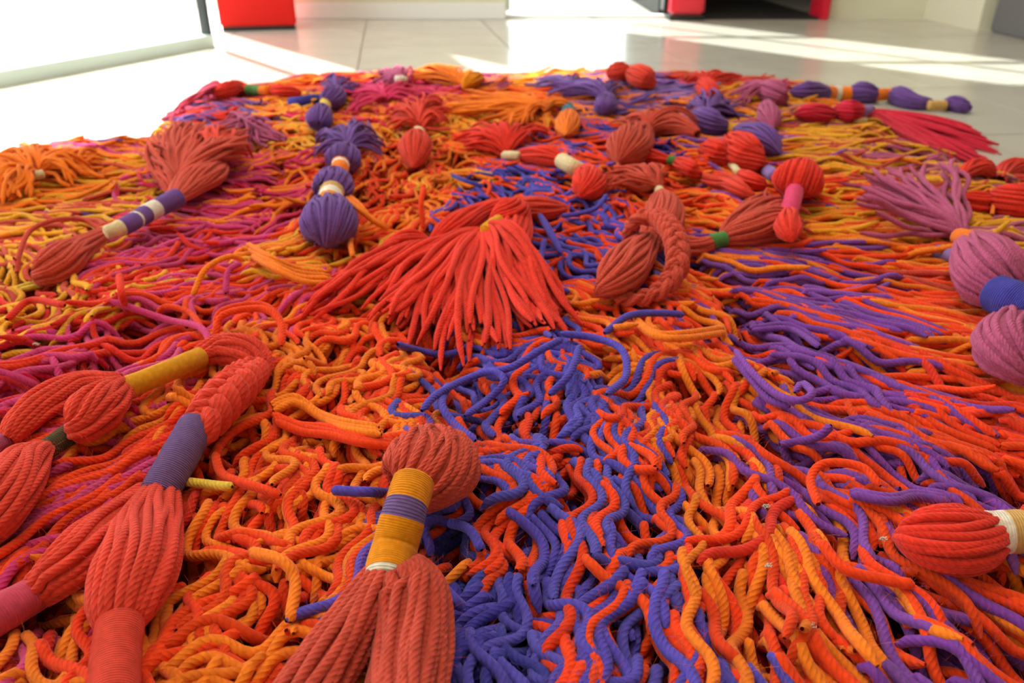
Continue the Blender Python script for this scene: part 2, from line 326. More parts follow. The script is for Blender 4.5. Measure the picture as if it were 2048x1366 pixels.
# ------------------------------------------------------------------ colour patches and lie of the pile
# pixel of the patch, dyes, lie (pixel direction), curl, length
SEEDS = [
 (60, 380, 'gold orange brick', (1, .1), .3), (120, 450, 'gold brick orange purple', (1, -.1), .35), (250, 350, 'gold orange brick', (1, -.1), .3), (300, 300, 'orange magenta purple', (1, .1), .3),
 (420, 205, 'rose purple red', (1, .1), .3), (400, 250, 'purple red orange', (1, .1), .3), (330, 260, 'gold purple red', (1, 0), .3), (560, 225, 'orange gold red', (1, .3), .4), (560, 280, 'gold orange red', (1, .3), .4),
 (760, 190, 'pink crimson rose', (1, .2), .4), (760, 240, 'crimson orange pink', (1, .4), .4), (600, 170, 'orange red purple', (1, 0), .3), (550, 340, 'pink orange rose', (-1, .3), .4),
 (470, 390, 'magenta crimson red', (-1, -.3), .5), (540, 420, 'pink orange crimson', (-1, .2), .5), (420, 500, 'magenta red crimson', (-1, .1), .5), (330, 540, 'magenta red', (-1, .1), .5),
 (60, 520, 'gold brick red', (1, .1), .6), (60, 620, 'gold red brick yellow', (1, .5), .7), (200, 600, 'red gold crimson', (.5, .5), .7), (250, 660, 'magenta red crimson', (-1, .1), .5), (80, 720, 'crimson magenta red', (-1, .3), .5),
 (450, 620, 'redorange magenta', (-1, .3), .8), (560, 530, 'orange gold redorange', (-1, .2), .8), (520, 600, 'redorange magenta crimson', (-1, .1), .8), (130, 790, 'magenta crimson', (-1, .5), .4),
 (300, 900, 'red redorange magenta', (-1, .3), .35), (180, 960, 'redorange magenta crimson', (-1, .4), .3), (60, 1080, 'magenta redorange red', (-1, .5), .3), (90, 1300, 'orange red magenta', (-.6, .8), .4), (330, 830, 'orange redorange magenta', (-1, .3), .5),
 (640, 700, 'orange redorange', (.5, .5), 1.1), (600, 790, 'orange redorange', (-.6, .6), 1.2), (580, 920, 'redorange orange', (.6, .5), 1.1), (520, 1040, 'orange redorange', (.3, 1), 1.0), (450, 1230, 'redorange orange', (-.2, 1), .9),
 (640, 1130, 'redorange orange', (-.6, .8), .8), (800, 760, 'orange redorange', (-1, .1), .9), (740, 700, 'redorange orange', (.3, 1), 1.0), (500, 760, 'redorange orange', (-.3, 1), .8), (700, 950, 'redorange orange', (-1, .3), .9),
 (780, 400, 'orange redorange', (-.3, 1), .7), (730, 350, 'orange redorange rose', (-.4, 1), .6), (930, 370, 'orange gold redorange', (.2, 1), .7), (760, 480, 'orange redorange gold', (-.5, 1), .8), (900, 320, 'orange redorange', (.3, 1), .5),
 (1000, 350, 'indigo redorange', (1, .3), .8), (1060, 340, 'blueviolet redorange', (1, .3), .8), (1130, 420, 'blueviolet redorange', (.7, 1), .9), (1150, 510, 'blueviolet redorange', (.5, 1), 1.0), (1100, 560, 'redorange blueviolet', (1, .4), .9),
 (960, 720, 'blueviolet redorange', (.5, .6), 1.2), (1080, 720, 'blueviolet redorange', (1, .2), 1.3), (1180, 760, 'blueviolet redorange', (.3, 1), 1.2), (1000, 850, 'redorange blueviolet', (.3, 1), 1.2), (1150, 870, 'blueviolet redorange', (.5, 1), 1.1),
 (1050, 960, 'redorange blueviolet', (.1, 1), 1.0), (1200, 1000, 'redorange blueviolet', (0, 1), .9), (1100, 1130, 'blueviolet redorange', (.4, 1), .9), (950, 1120, 'indigo redorange', (.5, 1), .8), (930, 1260, 'blueviolet indigo redorange', (.4, 1), .7),
 (1080, 1300, 'blueviolet redorange', (.3, 1), .8), (1250, 1200, 'blueviolet redorange', (.6, 1), .8), (1370, 1260, 'blueviolet redorange', (.7, .8), .6), (900, 1000, 'blueviolet redorange', (.3, 1), .9),
 (1330, 700, 'orange redorange', (0, 1), .9), (1280, 660, 'redorange orange', (.7, .5), .8), (1380, 790, 'orange redorange', (.2, 1), .8), (1340, 860, 'redorange orange', (.2, 1), .8), (1430, 900, 'orange redorange', (.3, 1), .7), (1380, 1010, 'orange redorange', (.2, 1), .8), (1450, 1060, 'orange redorange', (.4, 1), .6),
 (1300, 640, 'redorange orange', (1, .3), .6), (1480, 620, 'violet redorange', (1, .1), .35), (1560, 690, 'violet redorange', (1, .4), .5), (1650, 590, 'violet redorange', (1, .05), .3), (1720, 690, 'redorange violet', (1, .25), .3), (1800, 790, 'redorange violet', (1, .3), .3), (1620, 840, 'violet redorange', (1, .2), .5),
 (1460, 540, 'violet orange redorange', (1, 0), .35), (1560, 520, 'redorange violet orange', (1, 0), .3), (1780, 600, 'redorange orange brick', (1, .1), .3), (1860, 700, 'redorange orange', (1, .15), .3), (1950, 850, 'redorange red violet', (1, .2), .3), (1900, 930, 'violet redorange', (1, .25), .35),
 (1560, 980, 'violet redorange', (.2, 1), .7), (1680, 930, 'redorange violet', (.8, .7), .8), (1700, 1050, 'redorange orange', (.6, .8), .8), (1550, 1120, 'redorange red violet', (.6, .9), .6), (1650, 1200, 'orange redorange violet', (1, .8), .4), (1850, 1230, 'violet redorange', (1, .7), .4),
 (1980, 1190, 'redorange violet', (1, .5), .4), (1500, 1300, 'orange redorange', (1, .5), .4), (1750, 1330, 'orange redorange violet', (1, .6), .35), (1980, 1330, 'violet redorange', (1, .6), .35), (1300, 1100, 'redorange orange', (.4, 1), .7),
 (1420, 420, 'orange redorange violet', (1, .3), .4), (1330, 360, 'redorange orange violet', (1, .2), .4), (1380, 290, 'violet orange redorange', (1, .1), .35), (1280, 240, 'purple orange brick', (1, .2), .35), (1400, 560, 'redorange orange', (1, .3), .7),
 (1700, 330, 'gold brick orange', (1, 0), .3), (1620, 290, 'gold brick', (1, 0), .3), (1780, 370, 'gold brick orange', (1, .05), .3), (1620, 240, 'gold mauve orange', (1, 0), .3), (1800, 325, 'gold mauve', (1, 0), .3), (1720, 420, 'gold redorange orange', (1, 0), .3), (1900, 420, 'gold orange mauve', (1, 0), .3),
 (1650, 480, 'orange gold redorange', (1, 0), .3), (1850, 360, 'mauve gold', (1, 0), .3), (1990, 460, 'gold mauve', (1, 0), .3), (1300, 180, 'purple lavender rose', (1, 0), .3), (1180, 190, 'purple orange lavender', (1, 0), .3), (1050, 170, 'orange gold purple', (1, 0), .3), (1480, 190, 'gold rose mauve', (1, 0), .3),
 (1560, 210, 'gold orange mauve', (1, 0), .3), (930, 170, 'orange mauve', (1, 0), .3), (1100, 280, 'purple redorange', (1, .3), .5), (1050, 200, 'orange redorange', (1, .1), .4), (1200, 300, 'indigo redorange', (1, .3), .6), (1400, 180, 'brick red gold', (1, 0), .3), (930, 260, 'orange gold redorange', (.5, .6), .5)]
SP = []; SD = []; SPAL = []; SCURL = []
for x, y, pal, d, c in SEEDS:
    p = at(x, y, .025)[:2]; q = at(x+d[0]*8, y+d[1]*8, .025)[:2]
    SP.append(p); v = q-p; SD.append(v/np.linalg.norm(v)); SPAL.append(pal.split()); SCURL.append(c*(.6 if x > 1440 else 1))
SP = np.array(SP); SD = np.array(SD); SCURL = np.array(SCURL)
ph = rng.uniform(0, 6.28, 12); kx = rng.normal(0, 1, 12); ky = rng.normal(0, 1, 12)
def wob(x, y, s):
    return float(np.sum(np.sin((x*kx+y*ky)/s+ph))/math.sqrt(6))
def patch(x, y):
    d2 = (SP[:, 0]-x)**2+(SP[:, 1]-y)**2
    g = np.exp(-d2/(2*(0.35*0.12*(1+y))**2))+1e-9*np.exp(-np.sqrt(d2)); g /= g.sum()
    d = (SD*g[:, None]).sum(0); c = float((SCURL*g).sum())
    jx, jy = x+.018*wob(x, y, .04), y+.018*wob(x+5, y, .04)
    k = int(np.argmin((SP[:, 0]-jx)**2+(SP[:, 1]-jy)**2))
    return d/np.linalg.norm(d), c, SPAL[k]

# ------------------------------------------------------------------ the rug
YR = 0.0030
rug = MB()
c0 = OUT.mean(0)
base_me = bpy.data.meshes.new('backing')
ob = c0+(OUT-c0)*0.985
import bmesh
bm = bmesh.new(); vs = [bm.verts.new((p[0]-c0[0], p[1]-c0[1], 0.001)) for p in ob]; f = bm.faces.new(vs)
e = bmesh.ops.extrude_face_region(bm, geom=[f])
for v in e['geom']:
    if isinstance(v, bmesh.types.BMVert): v.co.z = 0.007
bmesh.ops.recalc_face_normals(bm, faces=bm.faces[:]); bm.to_mesh(base_me); bm.free()
RUG = empty('shaggy_rug', (c0[0], c0[1], 0))
tag(RUG, 'large shaggy rug of loose orange, red, violet, magenta and gold wool yarn on tiled floor', 'rug')
obj('backing', base_me, M_RUBBER, RUG)

tufts = []
step = 0.0345
for i in range(int(2.6/step)):
    for j in range(int(2.4/step)):
        x = -1.25+i*step+(j % 2)*step/2+random.uniform(-.5, .5)*step; y = 0.0+j*step*.9+random.uniform(-.5, .5)*step
        if inside(x, y):
            dd = depth((x, y, .02)); 
            if dd < 0.18: continue
            px, py = project((x, y, .02))
            if not (-450 < px < 2500 and py < 1700): dd = max(dd, .8)
            tufts.append((x, y, dd, px, py))
allst = []
for (x, y, dd, px, py) in tufts:
    d, c, pal = patch(x, y)
    far = dd > 0.95
    for rep in range(2):
        n = random.choice((4, 5))
        base = math.atan2(d[1], d[0])+c*0.55*wob(x, y, .05)+random.gauss(0, .16+.22*c)
        L = random.uniform(.085, .125)*(1.0 if c < .6 else .95)
        w1 = c*random.uniform(.5, 1.15); l1 = random.uniform(.045, .085); p1 = random.uniform(0, 6.28); bend = random.gauss(0, 6*c+2)
        cols = [random.choice(pal[:2]) if random.random() < .85 else random.choice(pal) for _ in range(2)]
        if random.random() < .88: cols = [pal[0], pal[1]]
        ox, oy = random.uniform(-.5, .5)*step, random.uniform(-.5, .5)*step
        for q in range(n):
            allst.append((x+ox, y+oy, dd, px, py, base+random.gauss(0, .10), L*random.uniform(.85, 1.1), w1, l1, p1+random.gauss(0, .15), bend+random.gauss(0, 1.5),
                          cols[q % 2] if random.random() < .9 else random.choice(pal), (q-(n-1)/2)*.0064, rep+random.random()*.9))
allst.sort(key=lambda s: s[13])
strands = []
for idx, (x, y, dd, px, py, base, L, w1, l1, p1, bend, colr, off, _) in enumerate(allst):
    m = 24 if dd < .62 else (16 if dd < .95 else 10)
    s = np.linspace(0, L, m); a = base+w1*np.sin(2*math.pi*s/l1+p1)*np.minimum(s/.02, 1)+bend*(s-L/2)
    xy = np.stack([np.cumsum(np.cos(a)), np.sin(a).cumsum()], 1)*(L/m)
    xy += np.array([x-math.cos(base)*L*.35-math.sin(base)*off, y-math.sin(base)*L*.35+math.cos(base)*off])
    r = YR*random.uniform(.88, 1.1)
    lift = None
    if random.random() < .11: lift = .012*np.clip((s/L-.45)/.55, 0, 1)**1.5*random.uniform(.3, 1.3)
    z = drape(xy, r, smooth=4 if dd < .95 else 2, soft=.72, lift=lift)
    z[0] = max(z[0]-.006, .008)
    P = np.column_stack([xy, z]); R = np.full(m, r); R[0] *= .6; R[-2] *= .93; R[-1] *= .35
    cc = np.array(YC[colr]); cc = np.clip(cc*random.uniform(.82, 1.12)+np.array([0, random.uniform(-.008, .012), 0]), 0.004, .95)
    k = 8 if dd < .62 else (6 if dd < .95 else 4)
    strands.append((P, R, k, tuple(cc), dd, xy, idx))
cand = []
for si, (P, R, k, cc, dd, xy, idx) in enumerate(strands):
    if idx < len(strands)*.55: continue
    a_, b_ = project(P[3]), project(P[-4])
    if all(0 < q[0] < 2048 and 0 < q[1] < 1366 for q in (a_, b_)):
        cov = np.mean(HM[ij(xy[2:-2])]-P[2:-2, 2])               # buried strands score low
        if cov < .009: cand.append((dd, si))
cand.sort(); own = set(si for _, si in cand[:300])
for si, (P, R, k, cc, dd, xy, idx) in enumerate(strands):
    if si in own:
        b = MB(); b.tube(P, R, 9, cc, phase=si*.37); b.build('yarn_strand', M_YARN, RUG, (c0[0], c0[1], 0))
    else:
        rug.tube(P, R, k, cc, phase=si*.37)
pile = rug.build('pile', M_YARN, RUG, (c0[0], c0[1], 0)); tag(pile, kind='stuff')

# smooth pile level for things to rest on
def blur(A, n):
    for ax in (0, 1):
        for _ in range(2):
            c = np.cumsum(np.insert(np.pad(A, [(n, n) if a == ax else (0, 0) for a in (0, 1)], mode='edge'), 0, 0, axis=ax), axis=ax, dtype=np.float64)
            sl = lambda s0, s1: tuple(slice(s0, s1) if a == ax else slice(None) for a in (0, 1))
            A = (c[sl(2*n+1, None)]-c[sl(0, -(2*n+1))])/(2*n+1)
    return A
LEVEL = blur(HM, 6)
def level(x, y):
    i, j = ij(np.array([x, y])); return float(LEVEL[i, j])

# ------------------------------------------------------------------ tassel builders
def ctrl(pts, sink=0.85, lift=0.0):
    """pixel control points (x, y, radius px[, extra lift m]) -> rows (x, y, z, radius) that rest on the pile"""
    out = []
    for p in pts:
        px, py, rp = p[:3]; ex = (p[3] if len(p) > 3 else 0.0)+lift; z = .04
        for _ in range(5):
            P = at(px, py, z); rm = rp*depth(P)/FPX; z = level(P[0], P[1])+rm*sink+ex
        P = at(px, py, z); out.append((P[0], P[1], P[2], rp*depth(P)/FPX))
    return np.array(out)
def jit(c, a=.08):
    f = random.uniform(1-a, 1+a); return tuple(min(.95, x*f) for x in c)

class Tassel:
    def __init__(s, name, label, base, cat='tassel', split=False, group=None):
        P = at(base[0], base[1], .03); z = level(P[0], P[1]); P = at(base[0], base[1], z)
        s.o = (P[0], P[1], P[2]); s.e = empty(name, s.o); s.split = split; tag(s.e, label, cat, group)
    def skein(s, pts, color, name='bulb', n=None, twist=0.5, rs=None, squash=0.9, sink=.85, lift=0.0, close=(False, False), label=None):
        C = ctrl(pts, sink, lift); dmean = depth(C[:, :3].mean(0)); L = np.linalg.norm(np.diff(C[:, :3], axis=0), axis=1).sum()
        m = 30 if dmean < .6 else (20 if dmean < 1 else 12)
        D = spline(C, m); P = D[:, :3]; R = np.maximum(D[:, 3], .0008)
        if close[0] or close[1]:
            u = np.linspace(0, 1, m); 
            if close[0]: R = R*np.sqrt(np.clip(1-(1-np.minimum(u/.30, 1))**2, .02, 1))
            if close[1]: R = R*np.sqrt(np.clip(1-(1-np.minimum((1-u)/.30, 1))**2, .02, 1))
        rs = rs or .0024
        rs = min(rs, R.max()*.32)
        n = n or max(8, int(2*math.pi*(R.max()-rs)/(2*rs*.86)))
        T = np.gradient(P, axis=0); T /= np.linalg.norm(T, axis=1)[:, None]; A, B = frames(T)
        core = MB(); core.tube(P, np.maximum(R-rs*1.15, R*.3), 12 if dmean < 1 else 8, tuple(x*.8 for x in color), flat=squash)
        u = np.linspace(0, 1, m); k = 7 if dmean < .6 else (6 if dmean < 1 else 4); S_ = []
        for q in range(n):
            th = 2*math.pi*(q+random.uniform(-.38, .38))/n+twist*(u-.5)+.16*np.sin(u*random.uniform(3, 7)+random.uniform(0, 6))
            rr = np.maximum(R-rs*random.uniform(.75, 1.25), R*.35)+rs*.25*np.sin(u*random.uniform(5, 11)+random.uniform(0, 6))
            V = P+rr[:, None]*(np.cos(th)[:, None]*A+squash*np.sin(th)[:, None]*B)
            rad = np.full(m, rs*random.uniform(.9, 1.1)); rad = np.minimum(rad, rs*.35+R*.55); rad[[0, -1]] *= .6
            S_.append((V, rad, jit(color)))
        if s.split:
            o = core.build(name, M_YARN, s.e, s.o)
            for V, rad, c in S_:
                b = MB(); b.tube(V, rad, k+1, c, pitch=.0036, phase=random.random()); b.build('yarn_strand', M_YARN, o, s.o)
        else:
            for V, rad, c in S_: core.tube(V, rad, k, c, pitch=.0036, phase=random.random())
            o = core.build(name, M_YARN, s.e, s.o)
        if s.split and dmean < .75:
            fz = MB()
            for _ in range(500):
                V, rad, c = random.choice(S_); i = random.randrange(m); p = V[i]; d = p-P[i]; d = d/(np.linalg.norm(d)+1e-9)+rng.normal(0, .7, 3)
                if d[2] < -.3: continue
                d /= np.linalg.norm(d); e = rng.normal(0, .5, 3); uu = np.linspace(0, 1, 4)[:, None]
                fz.tube(p+d*rs*.7+(d*uu+e*uu*uu)*random.uniform(.002, .007), .00006, 3, tuple(min(.95, x*1.2+.02) for x in c))
            tag(fz.build('fuzz', M_YARN, s.e, s.o), kind='stuff')
        if label: o['label'] = label
        stamp(np.column_stack([P[:, 0], P[:, 1], P[:, 2]]), R*.97)
        s.last = (P, R)
        return o
    def wrap(s, pts, bands, name='wrap_band', sink=.85, lift=0.0, label=True):
        """tightly wound collar; bands = [(end fraction, colour name)...]"""
        C = ctrl(pts, sink, lift); L = np.linalg.norm(np.diff(C[:, :3], axis=0), axis=1).sum(); dm = depth(C[:, :3].mean(0))
        ring = .0013 if dm < .7 else .0026
        m = max(7, int(L/ring)*4); D = spline(C, m); P = D[:, :3]; u = np.linspace(0, 1, m)
        R = D[:, 3]*(1+.012*np.sin(u*17))+.00022*np.abs(np.sin(math.pi*u*L/ring))*(1 if dm < .9 else 0)
        f0 = 0.0; k = 22 if dm < .7 else 12
        for f1, cn in bands:
            a, b = int(round(f0*(m-1))), int(round(f1*(m-1))); b = max(b, a+3); b = min(b, m-1); a = max(0, min(a, b-3))
            Q = P[a:b+1]; r = R[a:b+1].copy()*(1.0+.03*random.random())
            ta = Q[0]-Q[1]; ta /= np.linalg.norm(ta); tb = Q[-1]-Q[-2]; tb /= np.linalg.norm(tb)
            Q = np.vstack([[Q[0]+ta*r[0]*q_ for q_ in (.32, .28, .12)], Q, [Q[-1]+tb*r[-1]*q_ for q_ in (.12, .28, .32)]])
            r = np.concatenate([[.0002, r[0]*.6, r[0]*.9], r, [r[-1]*.9, r[-1]*.6, .0002]])
            mb = MB(); mb.tube(Q, r, k, YC[cn]); o = mb.build(name, M_WRAP, s.e, s.o)
            if label: o['label'] = '%s wound yarn band' % cn
            f0 = f1
        stamp(P, R)
    def fringe(s, start, tips, n, color, name='fringe', r=.0026, wav=.25, z0=None, fall=.45, spread=8, rs0=6, lenj=.15, mids=None, up=0.0, arch=0.0):
        """loose ends from the pixel start; tips = list of pixel tip positions swept between"""
        st = ctrl([(start[0], start[1], rs0)])[0]; z0 = z0 if z0 is not None else st[2]
        dm = depth(st[:3]); m = 26 if dm < .75 else (18 if dm < 1.1 else 11); k = 7 if dm < .75 else (6 if dm < 1.1 else 4)
        T_ = np.array([at(x, y, .04)[:2] for x, y in tips]); mbs = []
        one = MB(); order = list(range(n)); random.shuffle(order)
        for q in order:
            f = (q+random.uniform(-.4, .4))/max(1, n-1); f = min(max(f, 0), 1)*(len(T_)-1); i = min(int(f), len(T_)-2) if len(T_) > 1 else 0
            tip = T_[i]*(1-(f-i))+T_[i+1]*(f-i) if len(T_) > 1 else T_[0]
            tip = tip+rng.normal(0, .004+spread*.0005, 2)
            s0 = st[:2]+rng.normal(0, st[3]*.35, 2); v = tip-s0; L = np.linalg.norm(v)*random.uniform(1-lenj, 1+lenj*.4); d = v/np.linalg.norm(v)
            u = np.linspace(0, 1, m); nn = np.array([-d[1], d[0]]); pp = random.uniform(0, 6.28); fr = random.uniform(1.0, 1.9)
            xy = s0+u[:, None]*L*d+(wav*.02*np.sin(u*6.28*fr+pp)*u*min(1, L/.08)+random.gauss(0, .006)*u*(1-u)*4*min(1, L/.1))[:, None]*nn
            lift = None
            if up and random.random() < .85: lift = up*random.uniform(.2, 1.0)*u**1.3
            if arch: lift = (lift if lift is not None else 0)+arch*random.uniform(.1, 1)*np.sin(math.pi*u)**.8
            rr = r*random.uniform(.85, 1.1)
            z = drape(xy, rr, z0=z0+random.uniform(-.5, .5)*st[3], fall=fall, smooth=5, soft=.58, ref=lambda q: LEVEL[ij(q)]+.008)
            if lift is not None: z = z+lift
            P = np.column_stack([xy, z]); R = np.full(m, rr); R[-2] *= .95; R[-1] *= .35; R[0] *= .6
            if s.split:
                b = MB(); b.tube(P, R, k+1, jit(color, .12), phase=random.random()*3); b.build('yarn_strand', M_YARN, s.e, s.o)
            else: one.tube(P, R, k, jit(color, .12), phase=random.random()*3)
        if not s.split: one.build(name, M_YARN, s.e, s.o)
    def braid(s, pts, color, name='braid', pitch=.03, sink=.85, amp=.55, lift=0.0, bundle=4):
        C = ctrl(pts, sink, lift); L = np.linalg.norm(np.diff(C[:, :3], axis=0), axis=1).sum(); m = max(40, int(L/.0022)); D = spline(C, m); P = D[:, :3]; R = D[:, 3]
        T = np.gradient(P, axis=0); T /= np.linalg.norm(T, axis=1)[:, None]; A, B = frames(T); u = np.linspace(0, L, m)
        mb = MB()
        for q in range(3):
            phs = 2*math.pi*(u/pitch+q/3)
            c = P+(R*amp*np.sin(phs))[:, None]*A+(R*.38*np.sin(2*phs))[:, None]*B
            Tq = np.gradient(c, axis=0); Tq /= np.linalg.norm(Tq, axis=1)[:, None]; A2, B2 = frames(Tq)
            for w_ in range(bundle):
                t2 = 2*math.pi*w_/bundle+u*60
                e = c+(R*.24)[:, None]*(np.cos(t2)[:, None]*A2+np.sin(t2)[:, None]*B2)
                mb.tube(e, R*.27, 7, jit(color, .06), pitch=.0036)
        o = mb.build(name, M_YARN, s.e, s.o); stamp(P, R*.95); return o

Y = YC
# --- near left: the coral chain that folds over beside the yellow collar
t = Tassel('yarn_tassel', 'coral tassel chain folded over at lower left, with long yellow, purple and olive wound collars', (320, 740), split=True)
t.wrap([(238, 782, 23), (322, 748, 21), (402, 714, 20)], [(1, 'ochre')], lift=.006)
t.skein([(392, 716, 20, .004), (440, 698, 36), (490, 705, 38), (520, 728, 30), (512, 748, 24)], Y['coral'], squash=.8)
t.braid([(515, 735, 30), (480, 765, 42), (440, 805, 46), (405, 850, 42), (388, 868, 34)], Y['coral'], pitch=.034, lift=.004, bundle=5)
t.wrap([(394, 850, 34), (358, 915, 36), (318, 985, 36)], [(1, 'plum')], lift=.004)
t.skein([(322, 978, 36), (298, 1050, 66), (272, 1130, 84), (245, 1205, 70), (236, 1258, 46)], Y['coral'], twist=.15, rs=.0027, squash=.85)
t.skein([(306, 988, 34), (220, 1060, 54), (150, 1120, 58), (95, 1165, 46), (62, 1190, 36)], Y['coral'], twist=.2, rs=.0026)
t.wrap([(240, 1250, 44), (232, 1310, 46), (226, 1400, 48)], [(1, 'coral')], lift=.004)
t.wrap([(74, 1186, 34), (20, 1216, 38), (-60, 1262, 40)], [(1, 'rose')])
t.skein([(250, 772, 24), (196, 815, 52), (165, 852, 40), (150, 866, 20)], Y['coral'], squash=.95, lift=.004, twist=.3)
t.skein([(244, 764, 20), (160, 772, 34), (85, 808, 38), (38, 848, 32), (15, 880, 18)], Y['coral'], twist=.5)
t.wrap([(158, 854, 21), (122, 880, 21), (84, 904, 20)], [(1, 'olive')])
t.skein([(92, 896, 18), (50, 930, 50), (10, 985, 62), (-40, 1050, 60), (-90, 1110, 30)], Y['coral'], twist=.4, lift=.003)
t.wrap([(20, 872, 16), (-5, 888, 16), (-40, 905, 16)], [(1, 'mauve')])

# --- foreground middle: orange collar between a round head and a forked skein
t = Tassel('yarn_tassel', 'brick red tassel in the foreground, orange collar with purple stripe under a round head', (800, 1000), split=True)
t.skein([(876, 892, 58), (868, 915, 92), (858, 946, 98), (846, 974, 74), (836, 992, 44)], Y['brick'], twist=.25, rs=.0020, squash=.78, close=(True, False), lift=.004)
t.wrap([(828, 962, 41, .036), (810, 1020, 43, .027), (790, 1095, 45, .014), (774, 1158, 47, .010)], [(.27, 'amber'), (.42, 'plum'), (.97, 'amber'), (1, 'white')])
t.skein([(798, 1132, 50, .016), (824, 1185, 76, .006), (825, 1280, 82), (812, 1370, 84), (795, 1470, 86)], Y['brick'], twist=.3, rs=.0026, lift=.004)
t.skein([(772, 1145, 40, .012), (712, 1240, 58), (650, 1330, 66), (590, 1420, 72), (540, 1500, 74)], Y['brick'], twist=.5, rs=.0026)

# --- right foreground
t = Tassel('yarn_tassel', 'bright red egg shaped tassel head with white and ochre bands at lower right edge', (1890, 1080), split=True)
t.skein([(1788, 1078, 18), (1840, 1076, 58), (1900, 1078, 74), (1956, 1075, 64), (1984, 1068, 34)], Y['red'], twist=.15, rs=.0023, close=(True, False))
t.wrap([(1970, 1066, 43), (2008, 1064, 42), (2050, 1062, 41)], [(.55, 'white'), (1, 'tan')], lift=.006)
t.skein([(2036, 1062, 32), (2074, 1060, 58), (2130, 1060, 66), (2190, 1060, 30)], Y['red'], twist=.2)

# --- right: mauve
t = Tassel('yarn_tassel', 'dusty mauve tassel with spiky fringe, orange tie and blue band at right edge', (1960, 540), split=True)
t.skein([(1934, 478, 18), (1965, 515, 58), (1990, 560, 72), (2010, 592, 44), (2018, 602, 34)], Y['mauve'], twist=.2, rs=.0026, lift=.004)
t.wrap([(1990, 586, 36), (2022, 600, 40), (2070, 622, 40)], [(1, 'indigo')], lift=.02)
t.skein([(2062, 626, 40), (2036, 664, 62), (2020, 700, 70), (2045, 745, 50), (2065, 770, 24)], Y['mauve'], twist=.2, rs=.0026, close=(False, True))
t.wrap([(1955, 484, 18), (1938, 478, 18), (1918, 474, 17)], [(1, 'orange')], lift=.022)
t.wrap([(1915, 512, 15), (1892, 508, 14), (1872, 502, 13)], [(1, 'lavender')])
t.fringe((1920, 474), [(1730, 482), (1692, 428), (1700, 400), (1740, 380), (1790, 380), (1830, 372), (1885, 372), (1900, 375)], 36, Y['mauve'], rs0=14, r=.0031, up=.028, spread=4, fall=.2, wav=.35)

# --- braided loop
t = Tassel('yarn_tassel', 'brick red tassel with a braided loop arching over its round skein, right of middle', (1260, 520), split=True)
t.skein([(1322, 390, 14), (1328, 415, 36), (1325, 448, 42), (1310, 476, 32), (1300, 490, 26)], Y['brick'], twist=.2, rs=.0018)
t.wrap([(1318, 380, 10), (1322, 392, 11), (1323, 400, 11)], [(1, 'cream')], lift=.004)
t.skein([(1302, 472, 20), (1268, 515, 42), (1235, 552, 50), (1208, 576, 40), (1190, 592, 16)], Y['brick'], twist=.25, rs=.0023, close=(False, True))
t.braid([(1256, 474, 15, .010), (1272, 442, 18, .034), (1310, 434, 21, .040), (1344, 464, 24, .034), (1356, 520, 25, .020), (1334, 570, 22, .006), (1285, 596, 19, 0), (1232, 600, 15, 0)], Y['brick'], pitch=.04, bundle=4)
t.fringe((1318, 384), [(1180, 398), (1205, 372), (1230, 345), (1270, 338), (1310, 340)], 34, Y['brick'], rs0=10, r=.0023, arch=.018, wav=.5, spread=5)

# --- green tie skein to its right
t = Tassel('yarn_tassel', 'brick red yarn broom tied with a small green band, right of the braided loop', (1480, 470), split=True)
t.skein([(1365, 496, 26), (1400, 492, 20), (1430, 484, 13)], Y['brick'], twist=.4, rs=.0022)
t.wrap([(1424, 483, 15), (1437, 480, 15), (1450, 477, 15)], [(1, 'green')], lift=.002)
t.fringe((1448, 476), [(1590, 482), (1600, 462), (1600, 440), (1570, 405), (1530, 392)], 46, Y['brick'], rs0=14, r=.0024, arch=.012, spread=3, wav=.15)
t.skein([(1446, 478, 14), (1490, 462, 34), (1540, 450, 42), (1590, 455, 28)], Y['brick'], twist=.3, rs=.0022)

# --- red pinwheel with magenta collar
t = Tassel('yarn_tassel', 'bright red tassel with a rounded head and pink wound collar above the brick red broom', (1585, 390))
t.skein([(1606, 345, 30), (1596, 362, 50), (1590, 378, 44), (1586, 392, 20)], Y['red'], twist=.15, rs=.0022, close=(True, False), lift=.004)
t.wrap([(1590, 380, 17), (1584, 405, 17), (1576, 432, 18)], [(1, 'pink')], lift=.02)
t.skein([(1578, 424, 18), (1576, 450, 27), (1580, 470, 24), (1585, 484, 14)], Y['red'], twist=.2, close=(False, True), lift=.014)
t.wrap([(1550, 352, 13), (1533, 342, 13), (1516, 332, 12)], [(1, 'lavender')], lift=.004)
t.skein([(1522, 334, 16), (1500, 318, 34), (1484, 300, 38), (1466, 282, 24)], Y['red'], twist=.3, lift=.004)
t.wrap([(1476, 344, 7), (1466, 332, 7), (1458, 322, 7)], [(1, 'cream')], lift=.006)
t.skein([(1458, 322, 9), (1440, 308, 26), (1418, 298, 26), (1402, 292, 14)], Y['red'], twist=.3, close=(False, True))
t.skein([(1475, 345, 9), (1500, 360, 18), (1520, 368, 16), (1530, 372, 8)], Y['red'], twist=.3)

t = Tassel('yarn_tassel', 'small red tassel with a tiny green tie and knobbly tail behind the braided loop', (1345, 322))
t.skein([(1235, 300, 14), (1275, 305, 18), (1315, 315, 14), (1340, 320, 8)], Y['red'], twist=.5)
t.wrap([(1338, 319, 9), (1344, 321, 9), (1351, 322, 9)], [(1, 'green')], lift=.003)
t.skein([(1350, 322, 9), (1368, 330, 18), (1388, 342, 16), (1394, 352, 9)], Y['red'], twist=.3, close=(False, True))
t.skein([(1394, 350, 8), (1425, 362, 16), (1455, 366, 20), (1480, 378, 18), (1505, 392, 10)], Y['coral'], twist=.6)

